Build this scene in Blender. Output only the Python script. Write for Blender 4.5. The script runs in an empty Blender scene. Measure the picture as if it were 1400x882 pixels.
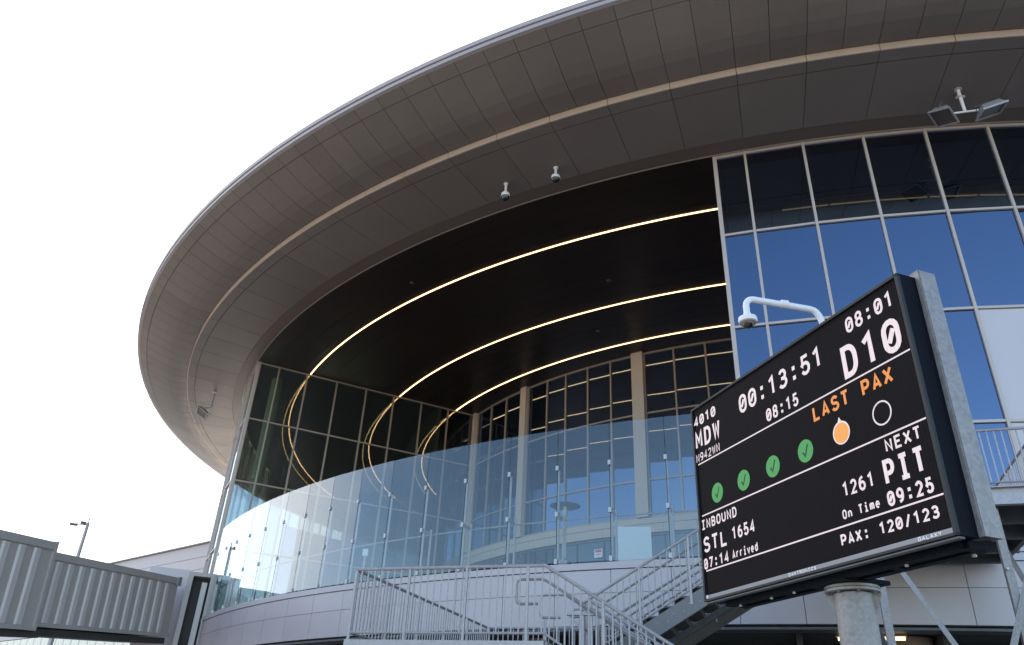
import bpy, math, random
from math import sin, cos, pi, radians, atan2, sqrt, hypot
from mathutils import Vector, Matrix
random.seed(4)
scn = bpy.context.scene
COL = scn.collection

# ------------------------------------------------------------------ materials
def mat(name, base=(.5,.5,.5), rough=.5, metal=0., spec=.5, emit=None, estr=1., noise=None, bump=None, coat=0., isl=0.):
    m = bpy.data.materials.new(name); m.use_nodes = True
    nt = m.node_tree; b = nt.nodes['Principled BSDF']
    b.inputs['Base Color'].default_value = (*base, 1)
    b.inputs['Roughness'].default_value = rough
    b.inputs['Metallic'].default_value = metal
    b.inputs['Specular IOR Level'].default_value = spec
    b.inputs['Coat Weight'].default_value = coat
    if emit:
        b.inputs['Emission Color'].default_value = (*emit, 1); b.inputs['Emission Strength'].default_value = estr
    if noise or bump:
        tc = nt.nodes.new('ShaderNodeTexCoord')
    if noise:                                   # (scale, amount, kind)
        sc, am, kind = noise
        mp = nt.nodes.new('ShaderNodeMapping'); nt.links.new(tc.outputs['Object'], mp.inputs[0])
        if kind == 'streak': mp.inputs['Scale'].default_value = (1, 1, .12)
        if kind == 'spangle':
            t = nt.nodes.new('ShaderNodeTexVoronoi'); t.inputs['Scale'].default_value = sc
            sep = nt.nodes.new('ShaderNodeSeparateColor'); nt.links.new(t.outputs['Color'], sep.inputs[0]); o1 = sep.outputs[0]
            t2 = nt.nodes.new('ShaderNodeTexNoise'); t2.inputs['Scale'].default_value = sc*.22; t2.inputs['Detail'].default_value = 6
            nt.links.new(mp.outputs[0], t2.inputs['Vector'])
            mx = nt.nodes.new('ShaderNodeMath'); mx.operation = 'MULTIPLY_ADD'; mx.inputs[1].default_value = .35
            nt.links.new(o1, mx.inputs[0]); m2 = nt.nodes.new('ShaderNodeMath'); m2.operation = 'MULTIPLY'; m2.inputs[1].default_value = .65
            nt.links.new(t2.outputs['Fac'], m2.inputs[0]); nt.links.new(m2.outputs[0], mx.inputs[2]); val = mx.outputs[0]
        else:
            t = nt.nodes.new('ShaderNodeTexNoise'); t.inputs['Scale'].default_value = sc; t.inputs['Detail'].default_value = 7; val = t.outputs['Fac']
        nt.links.new(mp.outputs[0], t.inputs['Vector'])
        mr = nt.nodes.new('ShaderNodeMapRange'); mr.inputs['From Min'].default_value = .25; mr.inputs['From Max'].default_value = .75
        mr.inputs['To Min'].default_value = 1-am; mr.inputs['To Max'].default_value = 1+am
        nt.links.new(val, mr.inputs['Value'])
        mc = nt.nodes.new('ShaderNodeVectorMath'); mc.operation = 'SCALE'; mc.inputs[0].default_value = base
        if isl:                                 # every panel a touch lighter or darker than the next
            ge = nt.nodes.new('ShaderNodeNewGeometry'); mi = nt.nodes.new('ShaderNodeMapRange'); mi.inputs['To Min'].default_value = 1-isl; mi.inputs['To Max'].default_value = 1+isl
            nt.links.new(ge.outputs['Random Per Island'], mi.inputs['Value']); mm_ = nt.nodes.new('ShaderNodeMath'); mm_.operation = 'MULTIPLY'
            nt.links.new(mi.outputs[0], mm_.inputs[0]); nt.links.new(mr.outputs[0], mm_.inputs[1]); nt.links.new(mm_.outputs[0], mc.inputs['Scale'])
        else: nt.links.new(mr.outputs[0], mc.inputs['Scale'])
        nt.links.new(mc.outputs[0], b.inputs['Base Color'])
        r2 = nt.nodes.new('ShaderNodeMapRange'); r2.inputs['To Min'].default_value = max(.02, rough-.08); r2.inputs['To Max'].default_value = min(1, rough+.1)
        nt.links.new(val, r2.inputs['Value']); nt.links.new(r2.outputs[0], b.inputs['Roughness'])
    if bump:                                    # (scale, strength)
        t = nt.nodes.new('ShaderNodeTexNoise'); t.inputs['Scale'].default_value = bump[0]; t.inputs['Detail'].default_value = 4
        nt.links.new(tc.outputs['Object'], t.inputs['Vector'])
        bp = nt.nodes.new('ShaderNodeBump'); bp.inputs['Strength'].default_value = bump[1]; bp.inputs['Distance'].default_value = .02
        nt.links.new(t.outputs['Fac'], bp.inputs['Height']); nt.links.new(bp.outputs[0], b.inputs['Normal'])
    return m

def glass(name, tint, refl, f_add=.9, rcol=(1,1,1), rough=0., wav=0., power=4.):
    """coated glass sheet: see-through tint mixed with a mirror reflection that grows at grazing angles"""
    m = bpy.data.materials.new(name); m.use_nodes = True; nt = m.node_tree
    for n in list(nt.nodes): nt.nodes.remove(n)
    out = nt.nodes.new('ShaderNodeOutputMaterial'); mix = nt.nodes.new('ShaderNodeMixShader')
    tr = nt.nodes.new('ShaderNodeBsdfTransparent'); tr.inputs[0].default_value = (*tint, 1)
    gl = nt.nodes.new('ShaderNodeBsdfGlossy'); gl.inputs['Color'].default_value = (*rcol, 1); gl.inputs['Roughness'].default_value = rough
    fr = nt.nodes.new('ShaderNodeFresnel'); fr.inputs[0].default_value = 1.5
    geo = nt.nodes.new('ShaderNodeNewGeometry')
    # the same fresnel from either side of the sheet
    ma = nt.nodes.new('ShaderNodeMath'); ma.operation = 'MULTIPLY_ADD'; ma.use_clamp = True
    ma.inputs[1].default_value = f_add; ma.inputs[2].default_value = refl
    lw = nt.nodes.new('ShaderNodeLayerWeight'); lw.inputs[0].default_value = .5
    pw = nt.nodes.new('ShaderNodeMath'); pw.operation = 'POWER'; pw.inputs[1].default_value = power
    nt.links.new(lw.outputs['Facing'], pw.inputs[0]); nt.links.new(pw.outputs[0], ma.inputs[0])
    nt.links.new(ma.outputs[0], mix.inputs[0]); nt.links.new(tr.outputs[0], mix.inputs[1]); nt.links.new(gl.outputs[0], mix.inputs[2])
    if wav:
        tc = nt.nodes.new('ShaderNodeTexCoord'); t = nt.nodes.new('ShaderNodeTexNoise'); t.inputs['Scale'].default_value = .6; t.inputs['Detail'].default_value = 1
        nt.links.new(tc.outputs['Object'], t.inputs['Vector'])
        bp = nt.nodes.new('ShaderNodeBump'); bp.inputs['Strength'].default_value = wav; bp.inputs['Distance'].default_value = .02
        nt.links.new(t.outputs['Fac'], bp.inputs['Height']); nt.links.new(bp.outputs[0], gl.inputs['Normal'])
    nt.links.new(mix.outputs[0], out.inputs[0])
    return m

def emis(name, c, s):
    return mat(name, (.02,.02,.02), .6, emit=c, estr=s)

M = dict(
 soffit = mat('soffit_metal', (.158,.133,.120), .48, .10, .22, noise=(.35,.08,'n'), isl=.07),
 darkmetal   = mat('soffit_dark_metal', (.118,.090,.078), .5, .1, .2),  # darker tone of the soffit metal
 lip    = mat('beige_lip', (.42,.315,.25), .45, .05, noise=(1.2,.06,'n')),
 fascia = mat('silver_fascia', (.38,.335,.34), .5, .15),
 groove = mat('joint_backing', (.03,.028,.028), .8),  # near-black backing seen through the panel joints
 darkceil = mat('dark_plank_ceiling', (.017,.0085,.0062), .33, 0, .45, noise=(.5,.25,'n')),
 mull   = mat('anodised_mullion', (.48,.40,.365), .4, .15),
 mull2  = mat('champagne_mullion', (.34,.27,.22), .42, .15),
 clad   = mat('base_cladding', (.45,.405,.43), .42, .12, noise=(.5,.05,'n'), isl=.035),
 pier   = mat('beige_pier', (.50,.42,.37), .5, .0),
 galv   = mat('galvanised_steel', (.35,.325,.34), .42, .40, noise=(60,.16,'spangle')),
 galvbig= mat('galvanised_post', (.27,.25,.25), .5, .30, noise=(40,.20,'spangle'), bump=(14,.25)),
 steeld = mat('dark_steel', (.10,.105,.115), .55, .4, noise=(6,.2,'n')),  # dark grey steel for beams and small fittings
 stringer = mat('painted_stringer', (.16,.15,.155), .5, .4, noise=(3,.08,'n')),
 clamp = mat('brushed_clamp', (.42,.42,.43), .35, .4),
 tread  = mat('grating_tread', (.10,.105,.11), .6, .5, noise=(8,.2,'n')),
 inner  = mat('interior_wall', (.10,.09,.085), .8),
 intceil= mat('interior_ceiling', (.16,.15,.15), .8),
 floor  = mat('terrace_floor', (.30,.30,.31), .7, noise=(1,.1,'n')),
 green  = mat('pale_green_column', (.52,.58,.44), .5),
 under  = mat('undercroft_dark', (.055,.05,.048), .85, noise=(.6,.2,'n')),
 tan    = mat('tan_concrete', (.22,.17,.13), .8, noise=(1.5,.12,'n'), bump=(5,.2)),
 jet    = mat('bridge_paint', (.42,.37,.345), .5, .05, noise=(.9,.08,'streak')),
 jetrib = mat('bridge_rib', (.56,.50,.48), .45, .05, noise=(.9,.08,'streak')),
 white  = mat('white_paint', (.74,.73,.76), .35),
 lilac  = mat('pale_panel', (.52,.48,.51), .45, .05, noise=(.5,.04,'n')),
 bgwall = mat('far_cladding', (.52,.46,.47), .55, noise=(.25,.05,'n')),
 cream  = mat('cream_panel', (.80,.76,.64), .5),
 black  = mat('black_cabinet', (.004,.005,.009), .55, 0, .07, noise=(2,.2,'n')),
 black2 = mat('black_rubber', (.006,.006,.008), .6),
 bezel  = mat('grey_bottom_strip', (.22,.22,.24), .4, .3),
 dome   = mat('smoked_dome', (.01,.01,.012), .08, 0, .8),
 bolt   = mat('bright_bolt', (.40,.39,.37), .4, .6),
 heaterm= mat('heater_steel', (.28,.28,.29), .35, .6),
 concrete = mat('apron_concrete', (.44,.39,.33), .85, noise=(.25,.16,'n'), bump=(9,.15)),
 red    = mat('red_notice', (.65,.05,.10), .5),
 lampglass = mat('floodlight_glass', (.10,.085,.075), .25, .3),
 led    = emis('warm_led', (1.,.60,.26), 1.9),
 glowint = emis('warm_glow_indoor', (1.,.78,.36), .45),  # glowing line behind the curtain glass
 tube   = emis('undercroft_tube', (1.,.72,.40), .9),
 curtain = glass('curtain_glass', (.085,.085,.09), .20, .70, (.52,.68,1.0), wav=.06),
 wingglass = glass('side_glass', (.40,.46,.425), .20, .7, (.85,.93,1.0), wav=.05),
 dglass = glass('double_glazing', (.64,.69,.65), .15, .6, (.9,.95,1.0), wav=.05),
 store = glass('storefront_glass', (.10,.11,.12), .07, .5, (.8,.9,1.0)),
 screen = glass('clear_screen_glass', (.80,.86,.85), .105, 1.0, (.93,.97,1.0), wav=.03, power=2.9),
)
# LED face: black with a fine grid of unlit pixels
def led_face():
    m = mat('led_face', (.012,.010,.012), .7, 0, .08); nt = m.node_tree; b = nt.nodes['Principled BSDF']
    tc = nt.nodes.new('ShaderNodeTexCoord'); v = nt.nodes.new('ShaderNodeTexVoronoi'); v.inputs['Scale'].default_value = 100
    v.inputs['Randomness'].default_value = 0.
    nt.links.new(tc.outputs['Object'], v.inputs['Vector'])
    r = nt.nodes.new('ShaderNodeValToRGB'); r.color_ramp.elements[0].position = .25; r.color_ramp.elements[1].position = .5
    r.color_ramp.elements[0].color = (.014,.010,.012,1); r.color_ramp.elements[1].color = (.007,.0055,.0065,1)
    nt.links.new(v.outputs['Distance'], r.inputs[0]); nt.links.new(r.outputs[0], b.inputs['Base Color'])
    return m
M['ledface'] = led_face()
def led_ink(name, c, s):
    m = mat(name, (.02,.02,.02), .6, emit=c, estr=s); nt = m.node_tree; b = nt.nodes['Principled BSDF']
    tc = nt.nodes.new('ShaderNodeTexCoord'); v = nt.nodes.new('ShaderNodeTexVoronoi'); v.inputs['Scale'].default_value = 100; v.inputs['Randomness'].default_value = 0.
    nt.links.new(tc.outputs['Object'], v.inputs['Vector'])
    mr = nt.nodes.new('ShaderNodeMapRange'); mr.inputs['From Min'].default_value = .2; mr.inputs['From Max'].default_value = .8
    mr.inputs['To Min'].default_value = s*1.12; mr.inputs['To Max'].default_value = s*.78
    nt.links.new(v.outputs['Distance'], mr.inputs[0]); nt.links.new(mr.outputs[0], b.inputs['Emission Strength'])
    return m
M['inkw'] = led_ink('ink_white', (1.,.87,.92), .285)
M['inko'] = led_ink('ink_orange', (1.,.33,.035), .29)
M['inka'] = led_ink('ink_amber', (1.,.42,.07), .30)
M['inkg'] = led_ink('ink_green', (.05,.42,.08), .25)
M['inkb'] = mat('ink_dark', (.008,.02,.01), .6)

# ------------------------------------------------------------------ mesh builder
LOC = {}
class MB:
    def __init__(s): s.v = []; s.f = []; s.mi = []
    def quad(s, a, b, c, d): i = len(s.v); s.v += [a,b,c,d]; s.f.append((i,i+1,i+2,i+3))
    def poly(s, pts, F): i = len(s.v); s.v += pts; s.f += [tuple(i+k for k in f) for f in F]
    def box(s, c, size, ax=None):
        """c centre, size full, ax three axis vectors"""
        c = Vector(c); ax = ax or (Vector((1,0,0)), Vector((0,1,0)), Vector((0,0,1)))
        e = [Vector(a)*h*.5 for a, h in zip(ax, size)]
        P = [c + e[0]*x + e[1]*y + e[2]*z for x in (-1,1) for y in (-1,1) for z in (-1,1)]
        s.poly(P, [(0,1,3,2),(4,6,7,5),(0,4,5,1),(2,3,7,6),(0,2,6,4),(1,5,7,3)]); return s
    def beam(s, a, b, w, h, up=(0,0,1), ext=0):
        a = Vector(a); b = Vector(b); d = (b-a).normalized(); u = Vector(up)
        x = d.cross(u); x.normalize(); u = x.cross(d)
        return s.box((a+b)/2, ((b-a).length+ext, w, h), (d, x, u))
    def prism(s, pts, d):
        d = Vector(d); n = len(pts); P = [Vector(p) for p in pts]; s_ = P + [p+d for p in P]
        s.poly(s_, [tuple(range(n)), tuple(range(2*n-1, n-1, -1))] + [(i,(i+1)%n+0,(i+1)%n+n,i+n) for i in range(n)]); return s
    def tube(s, path, r, n=8, cap=True, closed=False):
        P = [Vector(p) for p in path]; m = len(P); i0 = len(s.v); prev = None
        for k in range(m):
            if closed: t = (P[(k+1)%m]-P[k-1])
            else: t = P[min(k+1,m-1)] - P[max(k-1,0)]
            t.normalize()
            if prev is None:
                q = Vector((0,0,1)) if abs(t.z) < .9 else Vector((1,0,0)); x = t.cross(q).normalized()
            else: x = (prev - t*prev.dot(t)).normalized()
            prev = x; y = t.cross(x)
            rr = r[k] if isinstance(r, (list,tuple)) else r
            s.v += [P[k] + x*rr*cos(2*pi*j/n) + y*rr*sin(2*pi*j/n) for j in range(n)]
        rng = range(m if closed else m-1)
        for k in rng:
            for j in range(n):
                a = i0+k*n; b = i0+((k+1)%m)*n
                s.f.append((a+j, a+(j+1)%n, b+(j+1)%n, b+j))
        if cap and not closed:
            s.f.append(tuple(i0+j for j in range(n))[::-1]); s.f.append(tuple(i0+(m-1)*n+j for j in range(n)))
        return s
    def lathe(s, c, prof, n=24, axis=None):
        """prof (r, h) around axis through c"""
        ax = Vector(axis or (0,0,1)).normalized(); q = Vector((0,0,1)) if abs(ax.z) < .9 else Vector((1,0,0))
        x = ax.cross(q).normalized(); y = ax.cross(x); c = Vector(c); i0 = len(s.v)
        for r, h in prof: s.v += [c + ax*h + (x*cos(2*pi*j/n) + y*sin(2*pi*j/n))*max(r,1e-4) for j in range(n)]
        for k in range(len(prof)-1):
            for j in range(n):
                a = i0+k*n; b = a+n; s.f.append((a+j, a+(j+1)%n, b+(j+1)%n, b+j))
        s.f.append(tuple(i0+j for j in range(n))[::-1]); s.f.append(tuple(i0+(len(prof)-1)*n+j for j in range(n)))
        return s
    def sweep(s, a0, a1, prof, n=None, closed=True):
        """profile [(r,z)] swept about the building's axis from angle a0 to a1 (deg)"""
        n = n or max(1, int(abs(a1-a0)/1.4+.5)); m = len(prof); i0 = len(s.v)
        for k in range(n+1):
            a = radians(a0+(a1-a0)*k/n)
            s.v += [Vector((CX+r*cos(a), CY+r*sin(a), z)) for r, z in prof]
        for k in range(n):
            for j in range(m if closed else m-1):
                p = i0+k*m; q = p+m; s.f.append((p+j, q+j, q+(j+1)%m, p+(j+1)%m))
        if closed:
            s.f.append(tuple(i0+j for j in range(m))[::-1]); s.f.append(tuple(i0+n*m+j for j in range(m)))
        return s
    def ring(s, a0, a1, r0, r1, z0, z1, n=None): return s.sweep(a0, a1, [(r0,z0),(r1,z0),(r1,z1),(r0,z1)], n)
    def build(s, name, m, parent=None, smooth=False):
        me = bpy.data.meshes.new(name)
        off = LOC.get(parent.name, Vector((0,0,0))) if parent else Vector((0,0,0))
        me.from_pydata([tuple(Vector(v)-off) for v in s.v], [], s.f); me.validate(); 
        import bmesh
        bm = bmesh.new(); bm.from_mesh(me); bmesh.ops.recalc_face_normals(bm, faces=bm.faces); bm.to_mesh(me); bm.free()
        me.materials.append(m)
        if smooth:
            for p in me.polygons: p.use_smooth = True
            try: me.set_sharp_from_angle(angle=radians(35))
            except Exception: pass
        o = bpy.data.objects.new(name, me); COL.objects.link(o)
        if parent: o.parent = parent; LOC[o.name] = off
        return o
def thing(name, label, cat, loc, group=None):
    o = bpy.data.objects.new(name, None); COL.objects.link(o); o.location = loc; o.empty_display_size = .2
    o['label'] = label; o['category'] = cat
    if group: o['group'] = group
    LOC[o.name] = Vector(loc); return o
def tag(o, label, cat, group=None):
    o['label'] = label; o['category'] = cat
    if group: o['group'] = group
    return o
def struct(name, mb, m, kind='structure'):
    o = mb.build(name, m); o['kind'] = kind; return o
V = Vector

# ------------------------------------------------------------------ building constants (metres, degrees about its axis)
CX, CY = 19.335, 52.736
RG = 36.37; RK = 23.83; HS = 18.62; FL = 6.09
ZT = [15.53, 12.37, 9.21]
A_L, A_R = -152.5, -111.15          # the open terrace lies between these two radial walls
MOD = 2.735; M0 = -109.69
def P(r, a, z): a = radians(a); return V((CX+r*cos(a), CY+r*sin(a), z))
def rad(a): a = radians(a); return V((cos(a), sin(a), 0))
def tan(a): a = radians(a); return V((-sin(a), cos(a), 0))
UPV = V((0,0,1))

terminal = thing('terminal_building', 'round grey airport terminal with a wide disc roof, open terrace and blue mirrored curtain wall', 'building', (CX, CY, 0))

# roof shell and soffit
mb = MB()
mb.sweep(-270, 90, [(36.9,18.86),(39.60,19.08),(40.3,19.13),(41.1,19.36),(41.85,19.64),(42.13,19.80),(42.13,20.00),(30,20.9),(.5,21.3),(.5,18.9),(36.0,18.9)], 180)
roof = mb.build('roof', M['groove'], terminal)
mb = MB()
mb.sweep(-270, 90, [(42.17,19.70),(42.30,19.70),(42.30,19.84),(42.17,19.84)], 360)
mb.sweep(-270, 90, [(42.17,19.87),(42.34,19.87),(42.36,20.01),(41.9,20.06),(42.17,20.0)], 360)
mb.build('fascia', M['fascia'], roof)
g = .045                                   # joint half-angle-ish for panels
def panel_run(name, prof, a0, a1, step, matl, parent, thick=.02, gap=.014, off=0):
    mb = MB(); k0 = math.ceil((a0-M0)/step); k1 = math.floor((a1-M0)/step)
    for k in range(k0, k1):
        s0 = M0+k*step; s1 = s0+step; r = prof[0][0]; ga = math.degrees(gap/r)/2
        pr = prof + [(r_, z_+thick) for r_, z_ in prof[::-1]]
        mb.sweep(s0+ga, s1-ga, pr, 2)
    return mb.build(name, matl, parent)
# outer soffit: a cove that starts flat behind the lip and rises to the edge
cove = [(39.55,19.035),(39.70,19.035),(39.9,19.035),(40.25,19.06),(40.6,19.13),(41.0,19.25),(41.40,19.39),(41.79,19.53)]
edge = [(41.81,19.54),(42.17,19.69)]
sof = panel_run('outer_soffit', cove, -262, 10, MOD/2, M['soffit'], terminal)
panel_run('soffit_edge_panel', edge, -262, 10, MOD/2, M['soffit'], sof)
# inner soffit
isof = panel_run('inner_soffit', [(37.0,18.645),(39.10,18.765)], -262, 10, MOD, M['soffit'], terminal)
panel_run('soffit_border_panel', [(39.125,18.767),(39.50,18.79)], -262, 10, MOD, M['soffit'], isof)
MB().sweep(-270, 90, [(36.50,18.615),(36.985,18.64),(36.985,18.68),(36.50,18.66)], 260).build('soffit_inner_band', M['darkmetal'], isof)  # darker band along the soffit's inner edge
MB().sweep(-270, 90, [(36.44,18.600),(36.485,18.600),(36.485,18.66),(36.44,18.66)], 260).build('soffit_edge_bead', M['mull2'], isof)
mb = MB()
k0 = math.ceil((-262-M0)/MOD)
for k in range(k0, k0+98):
    a = M0+k*MOD; mb.sweep(a+.012, a+MOD-.012, [(39.505,18.785),(39.545,18.785),(39.545,19.03),(39.505,19.03)], 2)
mb.build('soffit_lip', M['lip'], terminal)

# terrace ceiling, LED rings
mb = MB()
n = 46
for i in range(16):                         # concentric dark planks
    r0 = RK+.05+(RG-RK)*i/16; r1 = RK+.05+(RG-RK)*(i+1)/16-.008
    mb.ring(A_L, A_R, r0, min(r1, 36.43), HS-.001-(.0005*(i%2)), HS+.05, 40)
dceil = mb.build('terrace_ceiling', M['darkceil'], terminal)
for r in (33.66, 28.60, 25.12):
    mb = MB()
    mb.sweep(A_L+.1, A_R-.1 , [(r-.030, HS-.022),(r+.030, HS-.022),(r+.030, HS-.003),(r-.030, HS-.003)], 120)
    mb.build('light_ring', M['led'], terminal)
for r, a in ((30.5,-120.5),(26.8,-125.),(34.6,-133.)):
    mb = MB(); mb.lathe(P(r,a,HS-.03), [(.08,0),(.10,.028)], 14); mb.build('ceiling_speaker', M['darkmetal'], terminal)

# slabs and interior
mb = MB(); mb.sweep(-270, 90, [(.5,5.70),(36.20,5.70),(36.20,FL),(.5,FL)], 150)
mb.build('floor_slab', M['floor'], terminal)
mb = MB(); mb.sweep(A_R, A_L+360, [(.5,HS+.01),(36.44,HS+.01),(36.44,HS+.14),(.5,HS+.14)], 150)
mb.sweep(A_L, A_R, [(.5,HS+.06),(36.40,HS+.06),(36.40,HS+.14),(.5,HS+.14)], 40)
mb.build('interior_ceiling', M['intceil'], terminal)
mb = MB()                                   # core behind the glass
mb.sweep(-270, 90, [(15.0,FL),(15.3,FL),(15.3,HS),(15.0,HS)], 90)
mb.build('core_wall', M['inner'], terminal)
for a, r in ((-155.3,35.0),(-159.5,33.9),(-170.,33.6),(-104.,30.),(-95.,30.),(-86.,30.)):
    mb = MB(); mb.lathe(P(r,a,FL), [(.30,0),(.30,HS-FL)], 20); mb.build('interior_column', M['green'] if -156 < a < -150 else M['inner'], terminal, True)
mb = MB()
for k in range(-1, 11):                         # straight glowing bars laid as chords behind the panes
    a0 = -107.9+(k-0)*MOD; 
    if k < 0: continue
    a, b = P(33.06, a0+.06, HS-.05), P(33.06, a0+MOD-.10, HS-.05); mb.beam(a, b, .035, .03)
mb.build('indoor_glow_line', M['glowint'], terminal)

mb = MB(); mb.sweep(A_L-MOD*19+360, M0+MOD*8, [(36.1,FL),(36.35,FL),(36.35,HS),(36.1,HS)], 120); mb.build('wall', M['clad'], terminal)
mb = MB(); mb.sweep(-166, A_L-.05, [(26.0,FL),(26.2,FL),(26.2,HS),(26.0,HS)], 12); mb.sweep(A_L-19*MOD, -166, [(26.0,FL),(26.2,FL),(26.2,HS),(26.0,HS)], 20)
mb.build('partition', M['inner'], terminal)
# base cladding under the terrace edge and curtain wall
clp = MB(); a0c, a1c = -232., -40.
def clad_row(mb, a_list, r, z0, z1, th=.04, gz=.012, ga=.014):
    for s0, s1 in zip(a_list[:-1], a_list[1:]):
        g_ = math.degrees(ga/r)/2
        mb.sweep(s0+g_, s1-g_, [(r-th,z0+gz/2),(r,z0+gz/2),(r,z1-gz/2),(r-th,z1-gz/2)], 2)
angs_t = [M0+k*MOD for k in range(0, 26)]
angs_l = sorted([-111.98-2.464*k for k in range(0, 48)] + [M0])
full = angs_l[:-1]+[M0]+angs_t[1:]
backing = MB(); backing.sweep(-232, -38, [(36.20,4.50),(36.355,4.50),(36.355,5.95),(36.20,5.95)], 150)
base = backing.build('base_wall', M['groove'], terminal)
mb = MB(); clad_row(mb, full, 36.40, 4.52, 5.31); clad_row(mb, full, 36.40, 5.31, 5.885); mb.build('cladding_panels', M['clad'], base)
mb = MB(); mb.sweep(-232, -38, [(36.10,5.90),(36.43,5.90),(36.43,6.07),(36.10,6.10)], 150); mb.build('coping', M['clad'], base)
mb = MB(); mb.sweep(-232, -38, [(35.9,4.40),(36.46,4.40),(36.46,4.455),(35.9,4.455)], 150); mb.build('drip_rail', M['steeld'], base)
# undercroft
mb = MB(); mb.sweep(-270, 90, [(.5,4.46),(36.19,4.46),(36.19,5.68),(.5,5.68)], 120); mb.build('undercroft_ceiling', M['under'], terminal)
mb = MB(); mb.sweep(-270, 90, [(27.0,0),(27.3,0),(27.3,4.44),(27.0,4.44)], 120); mb.build('undercroft_wall', M['under'], terminal)
mb = MB()
for k in range(40):                        # pipes and beams under the slab
    a = -235+5*k; mb.beam(P(28,a,4.30), P(35.7,a,4.30), .14, .28)
mb.tube([P(34.2,-200+2*k,4.12) for k in range(80)], .07, 8)
mb.tube([P(33.1,-200+2*k,4.05) for k in range(80)], .05, 8)
mb.build('undercroft_beams', M['under'], terminal)
for a in (-105.9, -91, -121, -136, -151, -166):
    r = 34.8
    mb = MB(); mb.lathe(P(r,a,0), [(.47,0),(.47,4.43)], 28); mb.build('undercroft_column', M['tan'], terminal, True)

# ---- window walls -------------------------------------------------
def wallframe(name, pts, zs, verticals, m, mw=.065, md=.16, tw=.06, parent=terminal):
    pass
def tilt(a, b, za, zb, t=.0028):
    n_ = (b-a).normalized().cross(UPV); o = [n_*random.uniform(-t, t) for _ in range(3)]; o.append(o[0]+o[2]-o[1])
    return [V((a.x,a.y,za))+o[0], V((b.x,b.y,za))+o[1], V((b.x,b.y,zb))+o[2], V((a.x,a.y,zb))+o[3]]
def curved_wall(name, r, angs, zs, gl, mm, wide=(), parent=terminal, label=None, mw=.075, md=.15, skip=()):
    """frame mesh as a part, each pane a sub-part; panes are flat between mullions"""
    z0, z1 = zs[0], zs[-1]; fr = MB()
    for i, a in enumerate(angs):
        w = wide.get(i, mw) if wide else mw
        fr.box(P(r-md/2+.05, a, (z0+z1)/2), (md, w, z1-z0-.004), (rad(a), tan(a), UPV))
    for s0, s1 in zip(angs[:-1], angs[1:]):
        p0, p1 = P(r, s0, 0), P(r, s1, 0); d = (p1-p0).normalized(); nrm = d.cross(UPV)
        if nrm.dot(rad((s0+s1)/2)) < 0: nrm = -nrm
        L = (p1-p0).length
        for j, z in enumerate(zs):
            zz = z+.035 if j == 0 else (z-.045 if j == len(zs)-1 else z)
            h = .07 if 0 < j < len(zs)-1 else .09
            c = (p0+p1)/2; c.z = zz
            fr.box(c - nrm*(md/2-.046), (L-mw-.004, md-.012, h), (d, nrm, UPV))
    f = fr.build(name, mm, parent)
    for s0, s1 in zip(angs[:-1], angs[1:]):
        p0, p1 = P(r-.02, s0, 0), P(r-.02, s1, 0); d = (p1-p0).normalized()
        for j in range(len(zs)-1):
            if (round((s0+s1)/2,1), j) in skip: continue
            a = p0+d*.02; b = p1-d*.02; za, zb = zs[j]+.02, zs[j+1]-.02
            q = MB(); q.quad(*tilt(a, b, za, zb))
            q.build('window_pane', gl, f)
    return f
ra = [A_R] + [M0+k*MOD for k in range(0, 9)]
cw = curved_wall('curtain_wall', RG, ra, [FL+.02, ZT[2], ZT[1], ZT[0], HS-.004], M['curtain'], M['mull'], {0:.12})
# white blanked panes low on the right
for z0, z1 in ((ZT[2], ZT[1]), (FL, ZT[2])):
    p0, p1 = P(RG-.008, M0+3*MOD, 0), P(RG-.008, M0+4*MOD, 0); d = (p1-p0).normalized()
    a = p0+d*.05; b = p1-d*.05
    q = MB(); q.quad(V((a.x,a.y,z0+.05)), V((b.x,b.y,z0+.05)), V((b.x,b.y,z1-.05)), V((a.x,a.y,z1-.05)))
    q.build('blank_panel', M['lilac'], cw)
la = [A_L-MOD*k for k in range(0, 20)][::-1]
curved_wall('curtain_wall', RG, la, [FL+.02, ZT[2], ZT[1], ZT[0], HS-.004], M['wingglass'], M['mull'], {len(la)-1:.12})

def flat_wall(name, p0, p1, stops, zs, gl, mm, nrm, parent=terminal, mw=.075, md=.14, double=False):
    d = (p1-p0).normalized(); fr = MB()
    for t in stops:
        c = p0+d*t; c.z = (zs[0]+zs[-1])/2; fr.box(c-nrm*(md/2-.05), (mw, md, zs[-1]-zs[0]-.004), (d, nrm, UPV))
    for t0, t1 in zip(stops[:-1], stops[1:]):
        for j, z in enumerate(zs):
            zz = z+.035 if j == 0 else (z-.045 if j == len(zs)-1 else z)
            c = p0+d*(t0+t1)/2; c.z = zz
            fr.box(c-nrm*(md/2-.046), (t1-t0-mw-.004, md-.012, .07), (d, nrm, UPV))
    f = fr.build(name, mm, parent)
    for t0, t1 in zip(stops[:-1], stops[1:]):
        for j in range(len(zs)-1):
            a = p0+d*(t0+.02); b = p0+d*(t1-.02); q = MB(); za, zb = zs[j]+.02, zs[j+1]-.02
            q.quad(*tilt(a, b, za, zb))
            if double:
                a2, b2 = a-nrm*.030, b-nrm*.060; q.quad(*tilt(a2, b2, za, zb, .001))
            q.build('window_pane', gl, f)
    return f
st = [RG-.02-r*1.41 for r in (25.72,25.05,23.99,22.83,21.66,20.52,19.34,18.17,17.02)]
st = [s_-st[0] for s_ in st]
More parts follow.
